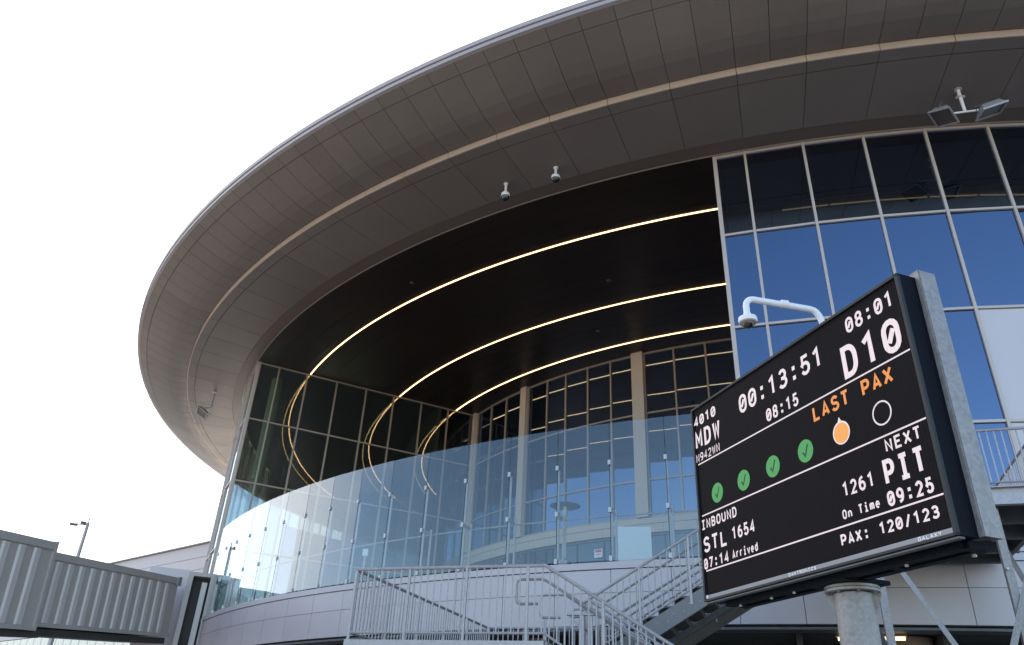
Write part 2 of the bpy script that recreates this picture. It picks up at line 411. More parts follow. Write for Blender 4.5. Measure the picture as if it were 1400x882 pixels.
# radial wall on the left of the terrace (its mullions every 1.64 m)
p0 = P(25.72*1.41, A_L, 0); p1 = P(16.9*1.41, A_L, 0)
flat_wall('side_window_wall', p0, p1, [0, .98, 2.46, 4.09, 5.74, 7.34, 9.0, 10.65, 12.3], [FL+.02, ZT[2], ZT[1], ZT[0], HS-.004], M['dglass'], M['mull2'], tan(A_L), double=True)
p0 = P(RG-.15, A_R, 0); p1 = P(16.9*1.41, A_R, 0)
flat_wall('side_window_wall', p0, p1, [0,1.64,3.28,4.92,6.56,8.2,9.84,11.48,12.3], [FL+.02, ZT[2], ZT[1], ZT[0], HS-.004], M['curtain'], M['mull2'], -tan(A_R))
# rear window wall of the terrace
kb = [[-151.6,-147.95,-144.45,-141.0],[-139.9,-136.6,-133.6,-130.35,-127.2,-124.35],[-122.9,-119.4,-115.85,-112.3,-111.2]]
for kk in kb:
    curved_wall('window_wall', RK, kk, [10.70, ZT[1], ZT[0]-.02, HS-.004], M['curtain'], M['mull2'], mw=.08)
for a0, a1 in ((-152.4,-151.6),(-141.0,-139.9),(-124.35,-122.9)):
    mb = MB(); w = radians(a1-a0)*RK
    am = (a0+a1)/2; mb.box(P(RK-.02, am, (10.7+HS)/2), (.5, w-.02, HS-10.7-.004), (rad(am), tan(am), UPV)); mb.build('pier', M['pier'], terminal)
mb = MB()
kl = [A_L+k*(A_R-A_L)/12 for k in range(13)]
clad_row(mb, kl, RK+.15, 10.03, 10.40, .1); 
mb.sweep(A_L, A_R, [(RK-.3,10.41),(RK+.17,10.41),(RK+.17,10.66),(RK-.3,10.69)], 40)
mb.build('sill_band', M['pier'], terminal)
curved_wall('storefront', RK, [A_L+k*(A_R-A_L)/12 for k in range(13)], [FL+.01, 10.02], M['store'], M['steeld'], mw=.02)

# ------------------------------------------------------------------ glass wind screen on the terrace edge
scr = thing('glass_wind_screen', 'tall clear glass wind screen curving along the terrace edge in front of the dark ceiling', 'glass screen', P(RG, -132, FL))
SA = [-111.98-2.464*k for k in range(0, 17)]
SAe = [A_R-.2] + SA + [A_L+.15]
RS = RG-.03
for a0, a1 in zip(SAe[:-1], SAe[1:]):
    g_ = .016
    p0, p1 = P(RS, a0-g_, 0), P(RS, a1+g_, 0); q = MB()
    q.quad(V((p0.x,p0.y,6.13)), V((p1.x,p1.y,6.13)), V((p1.x,p1.y,9.92)), V((p0.x,p0.y,9.92)))
    q.build('glass_panel', M['screen'], scr)
M['seal'] = mat('black_glass_seal', (.02,.022,.024), .5)
M['glassedge'] = mat('polished_glass_edge', (.45,.55,.53), .25)
for a in SA:
    mb = MB(); c = P(RS-.004, a, (6.13+9.9)/2); mb.box(c, (.012, .018, 3.76), (rad(a), tan(a), UPV)); mb.build('joint_seal', M['seal'], scr)
    mb = MB(); mb.box(P(RS-.10, a, 7.43), (.03, .07, 2.62), (rad(a), tan(a), UPV))
    if a > -127:
        mb.tube([P(RS-.42, a+.02, FL), P(RS-.42, a+.02, 7.55)], .035, 10)
        mb.box(P(RS-.26, a, 7.42), (.34, .03, .10), (rad(a), tan(a), UPV))
    post = mb.build('post', M['galv'], scr)
    for z in (6.17, 7.44, 8.76):
        mb = MB(); mb.box(P(RS+.015, a, z), (.06, .085, .13), (rad(a), tan(a), UPV)); mb.build('clamp', M['clamp'], post)
MB().tube([P(RS-.46, A_L+.6+(A_R-A_L-1.0)*k/60, 7.40) for k in range(61)], .024, 8).build('rail', M['galv'], scr, True)

# things on the terrace
def azp(az, D, z): a = radians(az); return V((D*sin(a), D*cos(a), z))
h = azp(4.72, 22.6, FL)
ht = thing('patio_heater', 'mushroom shaped patio heater with a round steel hood behind the glass screen', 'heater', h)
mb = MB(); mb.lathe(h+V((0,0,2.02)), [(.07,-.12),(.08,-.03),(.44,-.02),(.46,.0),(.30,.05),(.05,.09)], 28); mb.build('hood', M['heaterm'], ht, True)
mb = MB(); mb.lathe(h, [(.07,.38),(.045,.5),(.045,1.62),(.07,1.66),(.07,1.9)], 16); mb.build('pole', M['mull'], ht, True)
mb = MB(); mb.lathe(h, [(.24,0),(.24,.06),(.2,.08),(.17,.42),(.05,.5)], 20); mb.build('base', M['heaterm'], ht, True)
b_ = azp(9.75, 24.2, FL)
bd = thing('white_board_cabinet', 'plain white free standing cabinet on the terrace beside the right hand screen post', 'cabinet', b_)
dx = V((cos(radians(-9.75)), sin(radians(-9.75)), 0)); dy = V((-dx.y, dx.x, 0))
MB().box(b_+V((0,0,.93)), (1.06, .45, 1.74), (dx, dy, UPV)).build('body', M['white'], bd)
MB().box(b_+V((0,0,.03)), (1.0, .4, .05), (dx, dy, UPV)).build('plinth', M['steeld'], bd)
l_ = azp(-9.68, 26.4, FL)
lp = thing('terrace_light_post', 'slim pale post with a small square lamp head near the left of the terrace', 'lamp post', l_)
MB().tube([l_, l_+V((0,0,.98))], .035, 10).build('post', M['mull'], lp, True)
MB().box(l_+V((0,0,1.10)), (.17,.17,.22)).build('lamp_head', M['white'], lp)
# notices on the storefront glass
for i, (px_a, z) in enumerate(((-128.95, 9.40), (-141.3, 9.22))):
    p = P(RK+.09, px_a, z); R_, T_ = rad(px_a), tan(px_a)
    nt_ = thing('red_white_notice', ('small red and white notice on the storefront glass, right of the heater pole', 'small red and white notice on the storefront glass, low down left of the heater')[i], 'notice', p)
    MB().box(p, (.02,.42,.36), (R_,T_,UPV)).build('sheet', M['white'], nt_)
    MB().box(p+R_*.013+V((0,0,.10)), (.006,.32,.12), (R_,T_,UPV)).build('red_band', M['red'], nt_)
    MB().box(p+R_*.013+V((0,0,-.05)), (.006,.24,.03), (R_,T_,UPV)).build('red_line', M['red'], nt_)

# ------------------------------------------------------------------ ceiling mounted cameras and floodlights
def dome_cam(p, L, label):
    t = thing('dome_camera', label, 'security camera', p, 'white dome cameras hanging under the soffit')
    MB().lathe(p, [(.085,0),(.085,-.03),(.045,-.045),(.045,-L*.55),(.06,-L*.6)], 14).build('stem', M['white'], t, True)
    MB().lathe(p, [(.06,-L*.58),(.14,-L*.66),(.155,-L*.80),(.15,-L*.86)], 20).build('housing', M['white'], t, True)
    MB().lathe(p, [(.145,-L*.85),(.14,-L*.92),(.09,-L*1.04),(.01,-L*1.08)], 20).build('dome', M['dome'], t, True)
    return t
dome_cam(V((-.449,20.752,18.69)), .66, 'white dome camera hanging from the soffit, the lower left one of two')
dome_cam(V((1.189,19.787,18.69)), .56, 'white dome camera hanging from the soffit, the upper right one of two')

def flood_head(t, c, aim, up):
    """open box floodlight: housing, glass, yoke. aim = lens direction"""
    f = V(aim).normalized(); x = f.cross(V(up)).normalized(); y = x.cross(f)
    hb = MB(); w, hh, dd = .66, .54, .20
    # tapered back shell
    F = [c + x*sx*w/2 + y*sy*hh/2 for sx, sy in ((-1,-1),(1,-1),(1,1),(-1,1))]
    B = [c - f*dd + x*sx*w*.36 + y*sy*hh*.30 for sx, sy in ((-1,-1),(1,-1),(1,1),(-1,1))]
    hb.poly(F+B, [(0,1,5,4),(1,2,6,5),(2,3,7,6),(3,0,4,7),(4,5,6,7)])
    for (a, b) in ((0,1),(1,2),(2,3),(3,0)): hb.beam(F[a], F[b], .035, .05, f, .03)
    hs = hb.build('lamp_housing', M['galv'], t)
    q = MB(); q.box(c - f*.02, (w-.05, hh-.05, .01), (x, y, f)); q.build('lens', M['lampglass'], hs)
    q = MB(); q.tube([c - x*(w/2+.02) - f*.06, c - x*(w/2+.02) - f*.26 + y*.04, c + x*(w/2+.02) - f*.26 + y*.04, c + x*(w/2+.02) - f*.06], .015, 6); q.build('yoke', M['steeld'], hs)
p = V((12.32,15.559,18.69))
fl = thing('twin_floodlight', 'twin floodlight on a T bar under the soffit above the right hand windows', 'floodlight', p)
MB().tube([p, p-V((0,0,.86))], .045, 12).build('stem', M['white'], fl, True)
MB().lathe(p, [(.10,.0),(.10,-.03)], 16).build('ceiling_flange', M['mull'], fl)
MB().box(p-V((0,0,.30)), (.22,.10,.05)).build('clamp', M['mull'], fl)
tx = V((.965,-.262,0))
MB().tube([p-V((0,0,.86))-tx*.50, p-V((0,0,.86))+tx*.52], .03, 10).build('cross_bar', M['white'], fl, True)
flood_head(fl, p-V((0,0,1.16))-tx*.66-V((.06,.22,0)), (-.30,.15,-1), (.55,-.6,0))
flood_head(fl, p-V((0,0,1.16))+tx*.47-V((.0,.25,0)), (.34,.10,-1), (-.25,-1,0))
p = V((-16.645,40.461,18.69))
fl = thing('single_floodlight', 'single floodlight hanging under the far left soffit beside the glass corner', 'floodlight', p)
MB().tube([p, p-V((0,0,.95))], .045, 12).build('stem', M['galv'], fl, True)
MB().lathe(p, [(.11,.0),(.11,-.04)], 16).build('ceiling_flange', M['mull'], fl)
MB().tube([p-V((0,0,.95)), p-V((.28,.15,1.05))], .03, 8).build('cross_bar', M['galv'], fl, True)
flood_head(fl, p-V((.32,.25,1.38)), (-.45,-.55,-.75), (.2,-.95,.1))

# ------------------------------------------------------------------ undercroft light
p = azp(24.7, 20.6, 4.375)
ul = thing('undercroft_light', 'lit strip light under the building, half hidden by the sign post', 'strip light', p)
dx = V((cos(radians(-24.7)), sin(radians(-24.7)), 0)); dy = V((-dx.y, dx.x, 0))
MB().box(p+V((0,0,.02)), (1.50,.22,.08), (dx, dy, UPV)).build('housing', M['tan'], ul)
MB().box(p-V((0,0,.06)), (1.42,.16,.06), (dx, dy, UPV)).build('diffuser', M['tube'], ul)

# ------------------------------------------------------------------ exit stair
SO = V((-2.349,13.106,0)); _a = radians(109.4); SU = V((sin(_a), cos(_a), 0)); SV = V((-SU.y, SU.x, 0))
def S(u, v, z): q = SO + SU*u + SV*v; return V((q.x, q.y, z))
stair = thing('exit_stair', 'galvanised steel exit stair with two landings climbing to the terminal door', 'stair', S(3,2,0))
Z1 = 3.12; Z2 = 6.10; SL = .5875
U1 = 3.24; U2a = 2.93; U2b = U2a+(Z2-Z1)/SL
nb = [0]
rest = MB()
def guard(parent, pts, v=None, zoff=0, posts=(), bal=.118, top=1.07, side=None, single=True):
    """pts: [(point on walking line), ...] polyline; posts: list of param distances"""
    P_ = [V(p) for p in pts]; T = [p+V((0,0,top)) for p in P_]; B = [p+V((0,0,.10)) for p in P_]
    mb = MB(); mb.tube(T, .027, 10); mb.tube(B, .019, 8)
    gr = mb.build('guard_rail', M['galv'], parent, True)
    L = [0]
    for a, b in zip(P_[:-1], P_[1:]): L.append(L[-1]+hypot(b.x-a.x, b.y-a.y))
    def at(t):
        for i in range(len(L)-1):
            if t <= L[i+1]+1e-6:
                f = (t-L[i])/(L[i+1]-L[i]); return P_[i].lerp(P_[i+1], f)
        return P_[-1]
    for t in posts:
        q = at(t); m_ = MB(); m_.tube([q+V((0,0,-.16)), q+V((0,0,top-.01))], .026, 10); m_.build('post', M['galv'], gr, True)
    n = int(L[-1]/bal)
    for i in range(1, n):
        t = i*L[-1]/n
        if any(abs(t-x) < .045 for x in posts): continue
        q = at(t); a, b = q+V((0,0,.10)), q+V((0,0,top-.02))
        if single and nb[0] < 98:
            m_ = MB(); m_.tube([a, b], .0135, 6); m_.build('baluster', M['galv'], gr, True); nb[0] += 1
        else: rest.tube([a, b], .0125, 5)
    return gr
# lower landing
l1 = MB()
l1.box(S(U1/2, 3.27, Z1-.03), (U1, 6.5, .05), (SU, SV, UPV))
landing1 = l1.build('landing', M['tread'], stair)
mb = MB()
for v in (0, 6.55): mb.beam(S(-.03,v,Z1-.13), S(U1,v,Z1-.13), .06, .25)
for u in (0, U1): mb.beam(S(u,.04,Z1-.131), S(u,6.5,Z1-.131), .06, .246)
for u in (.8,1.6,2.4): mb.beam(S(u,.04,Z1-.15), S(u,6.5,Z1-.15), .05, .14)
mb.build('landing_frame', M['galv'], landing1)
for u, v in ((.15,.15),(.15,6.35),(3.1,.15),(3.1,6.35),(.15,3.2),(3.1,3.2)):
    MB().box(S(u,v,(Z1-.25)/2), (.12,.12,Z1-.26), (SU,SV,UPV)).build('support_column', M['galv'], stair)
# guards of the lower landing and first flight
e1 = 8.4
guard(stair, [S(0,0,Z1), S(U1,0,Z1), S(e1,0,Z1-SL*(e1-U1)*1.03)], posts=(0.02,.98,1.96,2.96,4.12,5.35,6.6,8.0))
guard(stair, [S(0,0,Z1), S(0,6.55,Z1)], posts=(1.3,2.6,3.9,5.2), single=False)
guard(stair, [S(0,6.55,Z1), S(U2a,6.55,Z1)], posts=(.02,1.4,2.8), single=False)
guard(stair, [S(U1,2.95,Z1), S(e1,2.95,Z1-SL*(e1-U1)*1.03)], posts=(.02,1.2,2.4,3.6), single=False)
guard(stair, [S(U1,2.95,Z1), S(U2a,3.5,Z1)], posts=(), single=False)
guard(stair, [S(U2a,3.5,Z1), S(U2b,3.5,Z2)], posts=(.03,1.15,2.1,3.3,4.5,5.05))
guard(stair, [S(U2a,6.4,Z1), S(U2b,6.4,Z2)], posts=(.03,1.15,2.3,3.45,4.6), single=False)
guard(stair, [S(U2b+.1,3.5,Z2), S(11.3,3.5,Z2)], posts=(.5,1.7,3.2), single=True)
guard(stair, [S(11.3,3.5,Z2), S(11.3,8.1,Z2)], posts=(1.2,2.4,3.6), single=False)
o = rest.build('balusters', M['galv'], stair); o['kind'] = 'stuff'
# looped handrails
def arcpts(c, r, ex, ez, a0, a1, n=6): return [c + ex*r*cos(radians(a0+(a1-a0)*i/n)) + ez*r*sin(radians(a0+(a1-a0)*i/n)) for i in range(n+1)]
def handrail(v, u_top, z_top, du, down=True, loop=True):
    ex, ez = SU, UPV; pts = []
    if loop:
        L, H_, r = .40, .36, .07
        lo = S(u_top-L, v, z_top)
        pts += [S(u_top-.06, v, z_top-H_)]
        pts += arcpts(S(u_top-L+r, v, z_top-H_+r), r, ex, ez, 270, 180)
        pts += arcpts(S(u_top-L+r, v, z_top-r), r, ex, ez, 180, 90)
    pts += [S(u_top, v, z_top), S(u_top+.06, v, z_top-.02), S(u_top+du, v, z_top-.02-(du-.06)*SL*1.03)]
    return MB().tube(pts, .021, 8).build('handrail', M['galv'], stair, True)
handrail(.10, U1-.08, Z1+.89, 5.0)
handrail(1.42, U1-.08, Z1+.89, 5.0)
handrail(2.85, U1+.1, Z1+.89, 5.0)
MB().tube([S(U1-.4,1.42,Z1+.02), S(U1-.4,1.42,Z1+.5)], .024, 8).build('handrail_post', M['galv'], stair)
for v in (3.6, 5.0, 6.3):
    MB().tube([S(U2a-.2, v, Z1+.86), S(U2a+.05, v, Z1+.88), S(U2b, v, Z2+.88), S(U2b+.35, v, Z2+.88)], .021, 8).build('handrail', M['galv'], stair, True)
for v in (3.5, 6.4):
    MB().tube([S(U2a, v, Z1+.48), S(U2b, v, Z2+.48)], .013, 8).build('mid_rail', M['galv'], stair, True)
# stringers and treads of both flights
def flight(ua, za, ub, zb, v0, v1, n, smat):
    d = (S(ub,v0,zb)-S(ua,v0,za)).normalized(); up = SV.cross(d); up = up if up.z > 0 else -up
    for v in (v0, v1):
        mb = MB(); a = S(ua,v,za)-up*.14; b = S(ub,v,zb)-up*.14
        mb.beam(a, b, .012, .30, up, .12)
        for s_ in (.145,-.145): mb.beam(a+up*s_+SV*(.035 if v == v0 else -.035), b+up*s_+SV*(.035 if v == v0 else -.035), .07, .012, up, .12)
        st_ = mb.build('stringer', smat, stair)
        bb = MB()
        for i in range(n):
            f = (i+.5)/n; c = a.lerp(b, f) + (SV*-.012 if v == v0 else SV*.012)
            for q in (-.05, .05): bb.lathe(c+d*q*1.6+up*q*.6, [(.009,0),(.009,.010)], 8, SV*(-1 if v == v0 else 1))
        bb.build('bolts', M['bolt'], st_)
    for i in range(1, n):
        f = i/n; z = za+(zb-za)*f; u = ua+(ub-ua)*(f-.5/n)
        mb = MB(); w = abs(ub-ua)/n+.03
        mb.box(S(u, (v0+v1)/2, z-.02), (w, v1-v0-.03, .03), (SU,SV,UPV))
        sgn = 1 if ub > ua else -1
        if zb > za: mb.box(S(u+w*.45, (v0+v1)/2, z+.05), (.012, v1-v0-.03, .14), (SU,SV,UPV))
        else: mb.box(S(u-w*.45, (v0+v1)/2, z+.05), (.012, v1-v0-.03, .14), (SU,SV,UPV))
        mb.build('tread', M['tread'], stair)
flight(U2a, Z1, U2b, Z2, 3.5, 6.4, 17, M['stringer'])
flight(U1, Z1, U1+Z1/SL, 0.0, .05, 2.9, 17, M['stringer'])
MB().beam(S(U2a,4.95,Z1-.30), S(U2b,4.95,Z2-.30), .10, .12).build('stringer', M['steeld'], stair)
# column and seat under the upper flight
mb = MB(); c = S(3.15,2.75,0); mb.tube([c, c+V((0,0,3.88))], .055, 12); mb.tube([c+SU*.16, c+SU*.16+V((0,0,3.88))], .04, 10)
mb.box(c+V((0,0,3.90)), (.55,.10,.03), (SU,SV,UPV)); mb.beam(c+SU*-.22+V((0,0,3.87)), c+SU*-.03+V((0,0,3.68)), .04, .04)
mb.build('flight_post', M['galv'], stair, True)
# upper landing
lz = Z2
mb = MB(); mb.box(S(9.65,5.85,lz-.03), (3.3,4.7,.05), (SU,SV,UPV)); landing2 = mb.build('landing', M['tread'], stair)
mb = MB()
mb.box(S(9.7,3.44,lz-.17), (3.5,.014,.32), (SU,SV,UPV)); mb.box(S(9.7,3.39,lz-.02), (3.5,.10,.014), (SU,SV,UPV)); mb.box(S(9.7,3.39,lz-.32), (3.5,.10,.014), (SU,SV,UPV))
mb.build('edge_channel', M['galv'], landing2)
mb = MB()
for v in (4.6,5.8,7.0,8.0): mb.box(S(9.7,v,lz-.20), (3.4,.12,.30), (SU,SV,UPV))
for u in (8.0,9.1,10.2,11.3): mb.box(S(u,5.8,lz-.205), (.10,4.6,.26), (SU,SV,UPV))
mb.box(S(9.65,5.8,lz-.07), (3.3,4.5,.02), (SU,SV,UPV))
mb.build('landing_beams', M['steeld'], landing2)
for u, v in ((8.22,3.58),(10.22,3.58),(8.22,7.6),(11.1,7.2)):
    m_ = MB(); m_.box(S(u,v,(lz-.35)/2), (.012,.13,lz-.36), (SU,SV,UPV)); m_.box(S(u+.06,v-.06,(lz-.35)/2), (.12,.012,lz-.36), (SU,SV,UPV)); m_.box(S(u+.06,v+.06,(lz-.35)/2), (.12,.012,lz-.36), (SU,SV,UPV))
    m_.build('support_column', M['galvbig'], stair)
def angle_brace(a, b, w=.085):
    a, b = V(a), V(b); d = (b-a).normalized(); m_ = MB(); m_.beam(a, b, w, .01, SV); m_.beam(a+SV*.04+V((0,0,.04)), b+SV*.04+V((0,0,.04)), .01, w, SV)
    m_.build('brace', M['galvbig'], stair)
angle_brace(S(8.40,3.5,5.2), S(9.75,3.5,2.45))
angle_brace(S(9.6,3.48,2.5), S(10.95,3.48,5.6), .10)
angle_brace(S(10.25,3.6,5.3), S(11.1,4.6,3.5))
angle_brace(S(8.3,3.7,3.2), S(8.3,7.4,5.0))
MB().lathe(S(10.24,3.47,4.72), [(.022,-.04),(.022,.04)], 6, SV).build('brace_bolt', M['bolt'], stair)

# ------------------------------------------------------------------ information display
SA_ = V((2.80,4.73,0)); _a = radians(-17.91); SD = V((sin(_a), cos(_a), 0)); SN = V((cos(_a), -sin(_a), 0))   # SD: to the viewer's left, SN: away
def D(s, z, off=0): q = SA_ + SD*s + SN*off; return V((q.x, q.y, z))
pole_b = D(1.31, 0, .33)
sign = thing('ramp_information_display', 'large black outdoor display board with white flight times on a galvanised post', 'display sign', pole_b)
W_, ZB, ZTOP = 2.855, 2.985, 4.90
cab = MB(); cab.box(D(W_/2-.02, (ZB+ZTOP)/2, .098), (W_+.03, .156, ZTOP-ZB), (SD, SN, UPV))
cabinet = cab.build('cabinet', M['black'], sign)
fr = MB()
for s0, s1, z0, z1 in ((-.035, W_-.005, ZTOP-.022, ZTOP),(-.035, W_-.005, ZB, ZB+.018),(-.035,-.008,ZB,ZTOP),(W_-.026,W_-.002,ZB,ZTOP)):
    fr.box(D((s0+s1)/2, (z0+z1)/2, .008), (s1-s0, .03, z1-z0), (SD, SN, UPV))
fr.build('frame', M['black2'], cabinet)
MB().box(D(W_/2-.02, 3.02, .014), (W_-.05, .008, .040), (SD, SN, UPV)).build('trim_strip', M['bezel'], cabinet)
MB().box(D(W_/2-.02, ZB-.012, .03), (W_+.02, .05, .012), (SD, SN, UPV)).build('ledge', M['steeld'], cabinet)
MB().box(D(2.823, 3.025, .006), (.045, .006, .03), (SD, SN, UPV)).build('sensor', M['white'], cabinet)
face = MB().box(D(W_/2-.02, (3.043+4.878)/2, .015), (W_-.056, .008, 4.878-3.043), (SD, SN, UPV)).build('led_screen', M['ledface'], sign)
# --- stroke lettering
def arc(cx, cy, rx, ry, a0, a1, n=7): return [(cx+rx*cos(radians(a0+(a1-a0)*i/n)), cy+ry*sin(radians(a0+(a1-a0)*i/n))) for i in range(n+1)]
def oval(x0=0,y0=0,x1=1,y1=1):
    cx, cy = (x0+x1)/2, (y0+y1)/2; rx = (x1-x0)/2; ry = min((y1-y0)/2, rx*.62)
    return arc(cx, y1-ry, rx, ry, 0, 180) + arc(cx, y0+ry, rx, ry, 180, 360) + [(x1, y1-ry)]
G = {
'0': [oval(), [(.28,.28),(.72,.72)]],
'1': [[(.08,.80),(.58,1),(.58,0)]],
'2': [arc(.5,.71,.46,.29,165,-25,8)+[(.02,0),(1,0)]],
'3': [arc(.48,.74,.44,.26,155,-90,8), arc(.46,.27,.52,.27,90,-155,8), [(.28,.52),(.52,.52)]],
'4': [[(.74,0),(.74,1),(0,.30),(1,.30)]],
'5': [[(.92,1),(.18,1),(.10,.50)]+arc(.47,.31,.50,.31,140,-155,9)],
'6': [[(.74,1)]+arc(.55,.45,.53,.50,120,180,4)+arc(.5,.30,.48,.30,180,540,14)],
'7': [[(0,1),(1,1),(.36,0)]],
'8': [arc(.5,.76,.41,.24,0,360,14), arc(.5,.27,.48,.27,0,360,14)],
'9': [[(.26,0)]+arc(.45,.55,.53,.50,-60,0,4)+arc(.5,.70,.48,.30,0,360,14)],
':': 'dots', '/': [[(.12,-.08),(.88,1.04)]],
'A': [[(0,0),(.5,1),(1,0)], [(.18,.28),(.82,.28)]],
'B': [[(.05,0),(.05,1),(.5,1)]+arc(.52,.76,.40,.24,90,-90,6)+[(.05,.52)], [(.5,.52)]+arc(.54,.26,.44,.26,90,-90,6)+[(.05,0)]],
'C': [arc(.52,.68,.48,.32,10,180,6)+arc(.52,.32,.48,.32,180,350,6)],
'D': [[(.05,0),(.05,1),(.42,1)]+arc(.45,.60,.53,.40,90,0,5)+arc(.45,.40,.53,.40,0,-90,5)+[(.05,0)]],
'E': [[(1,1),(.08,1),(.08,0),(1,0)], [(.08,.52),(.85,.52)]],
'G': [arc(.52,.68,.48,.32,15,180,6)+arc(.52,.32,.48,.32,180,350,6)+[(1,.48),(.58,.48)]],
'I': [[(.06,1),(.94,1)], [(.06,0),(.94,0)], [(.5,0),(.5,1)]],
'K': [[(.05,0),(.05,1)], [(1,1),(.08,.42)], [(.36,.62),(1,0)]],
'L': [[(.10,1),(.10,0),(1,0)]],
'M': [[(0,0),(0,1),(.5,.38),(1,1),(1,0)]],
'N': [[(.03,0),(.03,1),(.97,0),(.97,1)]],
'O': [oval()],
'P': [[(.05,0),(.05,1),(.55,1)]+arc(.55,.72,.43,.28,90,-90,7)+[(.05,.44)]],
'R': [[(.05,0),(.05,1),(.55,1)]+arc(.55,.72,.43,.28,90,-90,7)+[(.05,.44)], [(.5,.44),(1,0)]],
'S': [arc(.5,.75,.45,.25,20,180,6)+arc(.5,.75,.45,.25,180,255,3)+arc(.5,.26,.48,.26,75,0,3)+arc(.5,.26,.48,.26,0,-160,7)],
'T': [[(0,1),(1,1)], [(.5,1),(.5,0)]],
'U': [[(.02,1)]+arc(.5,.32,.48,.32,180,360,8)+[(.98,1)]],
'W': [[(0,1),(.22,0),(.5,.78),(.78,0),(1,1)]],
'X': [[(0,1),(1,0)], [(1,1),(0,0)]],
'Y': [[(0,1),(.5,.45),(1,1)], [(.5,.45),(.5,0)]],
'r': [[(.15,0),(.15,.70)], [(.15,.45)]+arc(.6,.42,.44,.28,160,55,4)],
'i': [[(.15,.64),(.5,.64),(.5,0)], [(.08,0),(.92,0)], 'idot'],
'v': [[(0,.70),(.5,0),(1,.70)]],
'e': [[(.04,.37),(.96,.37)]+arc(.5,.35,.46,.35,0,300,9)],
'd': [[(.92,1),(.92,0)], arc(.48,.35,.44,.35,0,360,12)],
'n': [[(.08,0),(.08,.70)], [(.08,.45)]+arc(.52,.44,.42,.26,160,0,6)+[(.94,0)]],
'm': [[(0,0),(0,.70)], [(0,.5)]+arc(.26,.5,.24,.20,160,0,5)+[(.50,0)], [(.5,.5)]+arc(.76,.5,.24,.20,160,0,5)+[(1,0)]],
}
def stroke(mb, pts, w, to3, lvl):
    """a polyline drawn as a ribbon of width w with mitred joints; pts in metres (x right, y up)"""
    P2 = []
    for p in pts:
        if not P2 or hypot(p[0]-P2[-1][0], p[1]-P2[-1][1]) > 1e-5: P2.append(p)
    n = len(P2); Ls = []; Rs = []
    clo = n > 3 and hypot(P2[0][0]-P2[-1][0], P2[0][1]-P2[-1][1]) < 1e-4
    for i in range(n):
        if clo and i in (0, n-1): a, b, c = P2[-2], P2[0], P2[1]
        else: a = P2[i-1] if i else None; b = P2[i]; c = P2[i+1] if i < n-1 else None
        def nm(p, q): d = (q[0]-p[0], q[1]-p[1]); l = hypot(*d); return (-d[1]/l, d[0]/l)
        if a is None: N = nm(b, c); k = 1
        elif c is None: N = nm(a, b); k = 1
        else:
            n1, n2 = nm(a, b), nm(b, c); N = (n1[0]+n2[0], n1[1]+n2[1]); l = hypot(*N) or 1; N = (N[0]/l, N[1]/l)
            k = min(1/max(N[0]*n1[0]+N[1]*n1[1], .2), 1.8)
        Ls.append((b[0]+N[0]*w/2*k, b[1]+N[1]*w/2*k)); Rs.append((b[0]-N[0]*w/2*k, b[1]-N[1]*w/2*k))
    for i in range(n-1): mb.quad(*[to3(q[0], q[1], lvl) for q in (Ls[i], Ls[i+1], Rs[i+1], Rs[i])])
def text(name, txt, s_left, s_right, zb, zt, t, m, parent, gapf=.26, off=.0, slant=0):
    """text between s_left (left edge) and s_right, baseline zb, cap height to zt, stroke t"""
    n = len(txt); W = s_left-s_right; gw = W/(n+(n-1)*gapf); mb = MB(); lvl = [0]
    def to3(x, y, l): return D(s_left-x, zb+y, .0085-off-.00025*l)
    H = zt-zb
    for i, ch in enumerate(txt):
        if ch == ' ': continue
        x0 = i*gw*(1+gapf); g_ = G[ch]; iw = gw-t; ih = H-t
        f = lambda q: (x0+t/2+q[0]*iw, t/2+q[1]*ih)
        if g_ == 'dots':
            for yy in (.14, .72):
                c = f((.5, yy)); r = t*.62; stroke(mb, [(c[0]-r, c[1]), (c[0]+r, c[1])], 2*r, to3, 0)
            continue
        for j, st_ in enumerate(g_):
            if st_ == 'idot': c = f((.5,.98)); r = t*.55; stroke(mb, [(c[0]-r, c[1]), (c[0]+r, c[1])], 2*r, to3, 0); continue
            stroke(mb, [f(q) for q in st_], t, to3, j)
    return mb.build(name, m, parent)
w = M['inkw']
TX = [
('4010',2.826,2.428,4.690,4.800,.022,w),('MDW',2.822,2.378,4.452,4.640,.034,w),('N942WN',2.832,2.408,4.316,4.404,.0125,w),
('00:13:51',2.035,.863,4.552,4.735,.030,w),('08:15',1.657,1.216,4.336,4.456,.021,w),
('08:01',.557,.058,4.680,4.813,.022,w),('D10',.666,.058,4.328,4.600,.046,w),
('LAST PAX',1.078,.206,4.127,4.255,.024,M['inko']),
('NEXT',.402,.076,3.654,3.748,.017,w),('PIT',.462,.086,3.428,3.612,.033,w),('1261',.886,.558,3.458,3.568,.019,w),
('On Time',.925,.546,3.302,3.372,.0125,w),('09:25',.474,.068,3.284,3.390,.020,w),('PAX: 120/123',.986,.072,3.118,3.203,.0165,w),
('INBOUND',2.827,2.238,3.640,3.735,.017,w),('STL',2.817,2.423,3.422,3.570,.026,w),('1654',2.342,1.993,3.447,3.560,.020,w),
('07:14',2.835,2.420,3.271,3.372,.019,w),('Arrived',2.363,1.980,3.285,3.363,.0135,w)]
for tx in TX: text('lettering', tx[0], tx[1], tx[2], tx[3], tx[4], tx[5], tx[6], face)
text('maker_lettering', 'DAKTRONICS', 1.626, 1.292, 3.009, 3.036, .0062, M['white'], cabinet, .22, .0)
text('maker_lettering', 'GALAXY', .286, .090, 3.009, 3.037, .0062, M['white'], cabinet, .18, .0)
for z in (4.293, 3.775, 3.256):
    MB().box(D(W_/2-.02, z, .009), (W_-.062, .002, .011), (SD, SN, UPV)).build('divider_line', w, face)
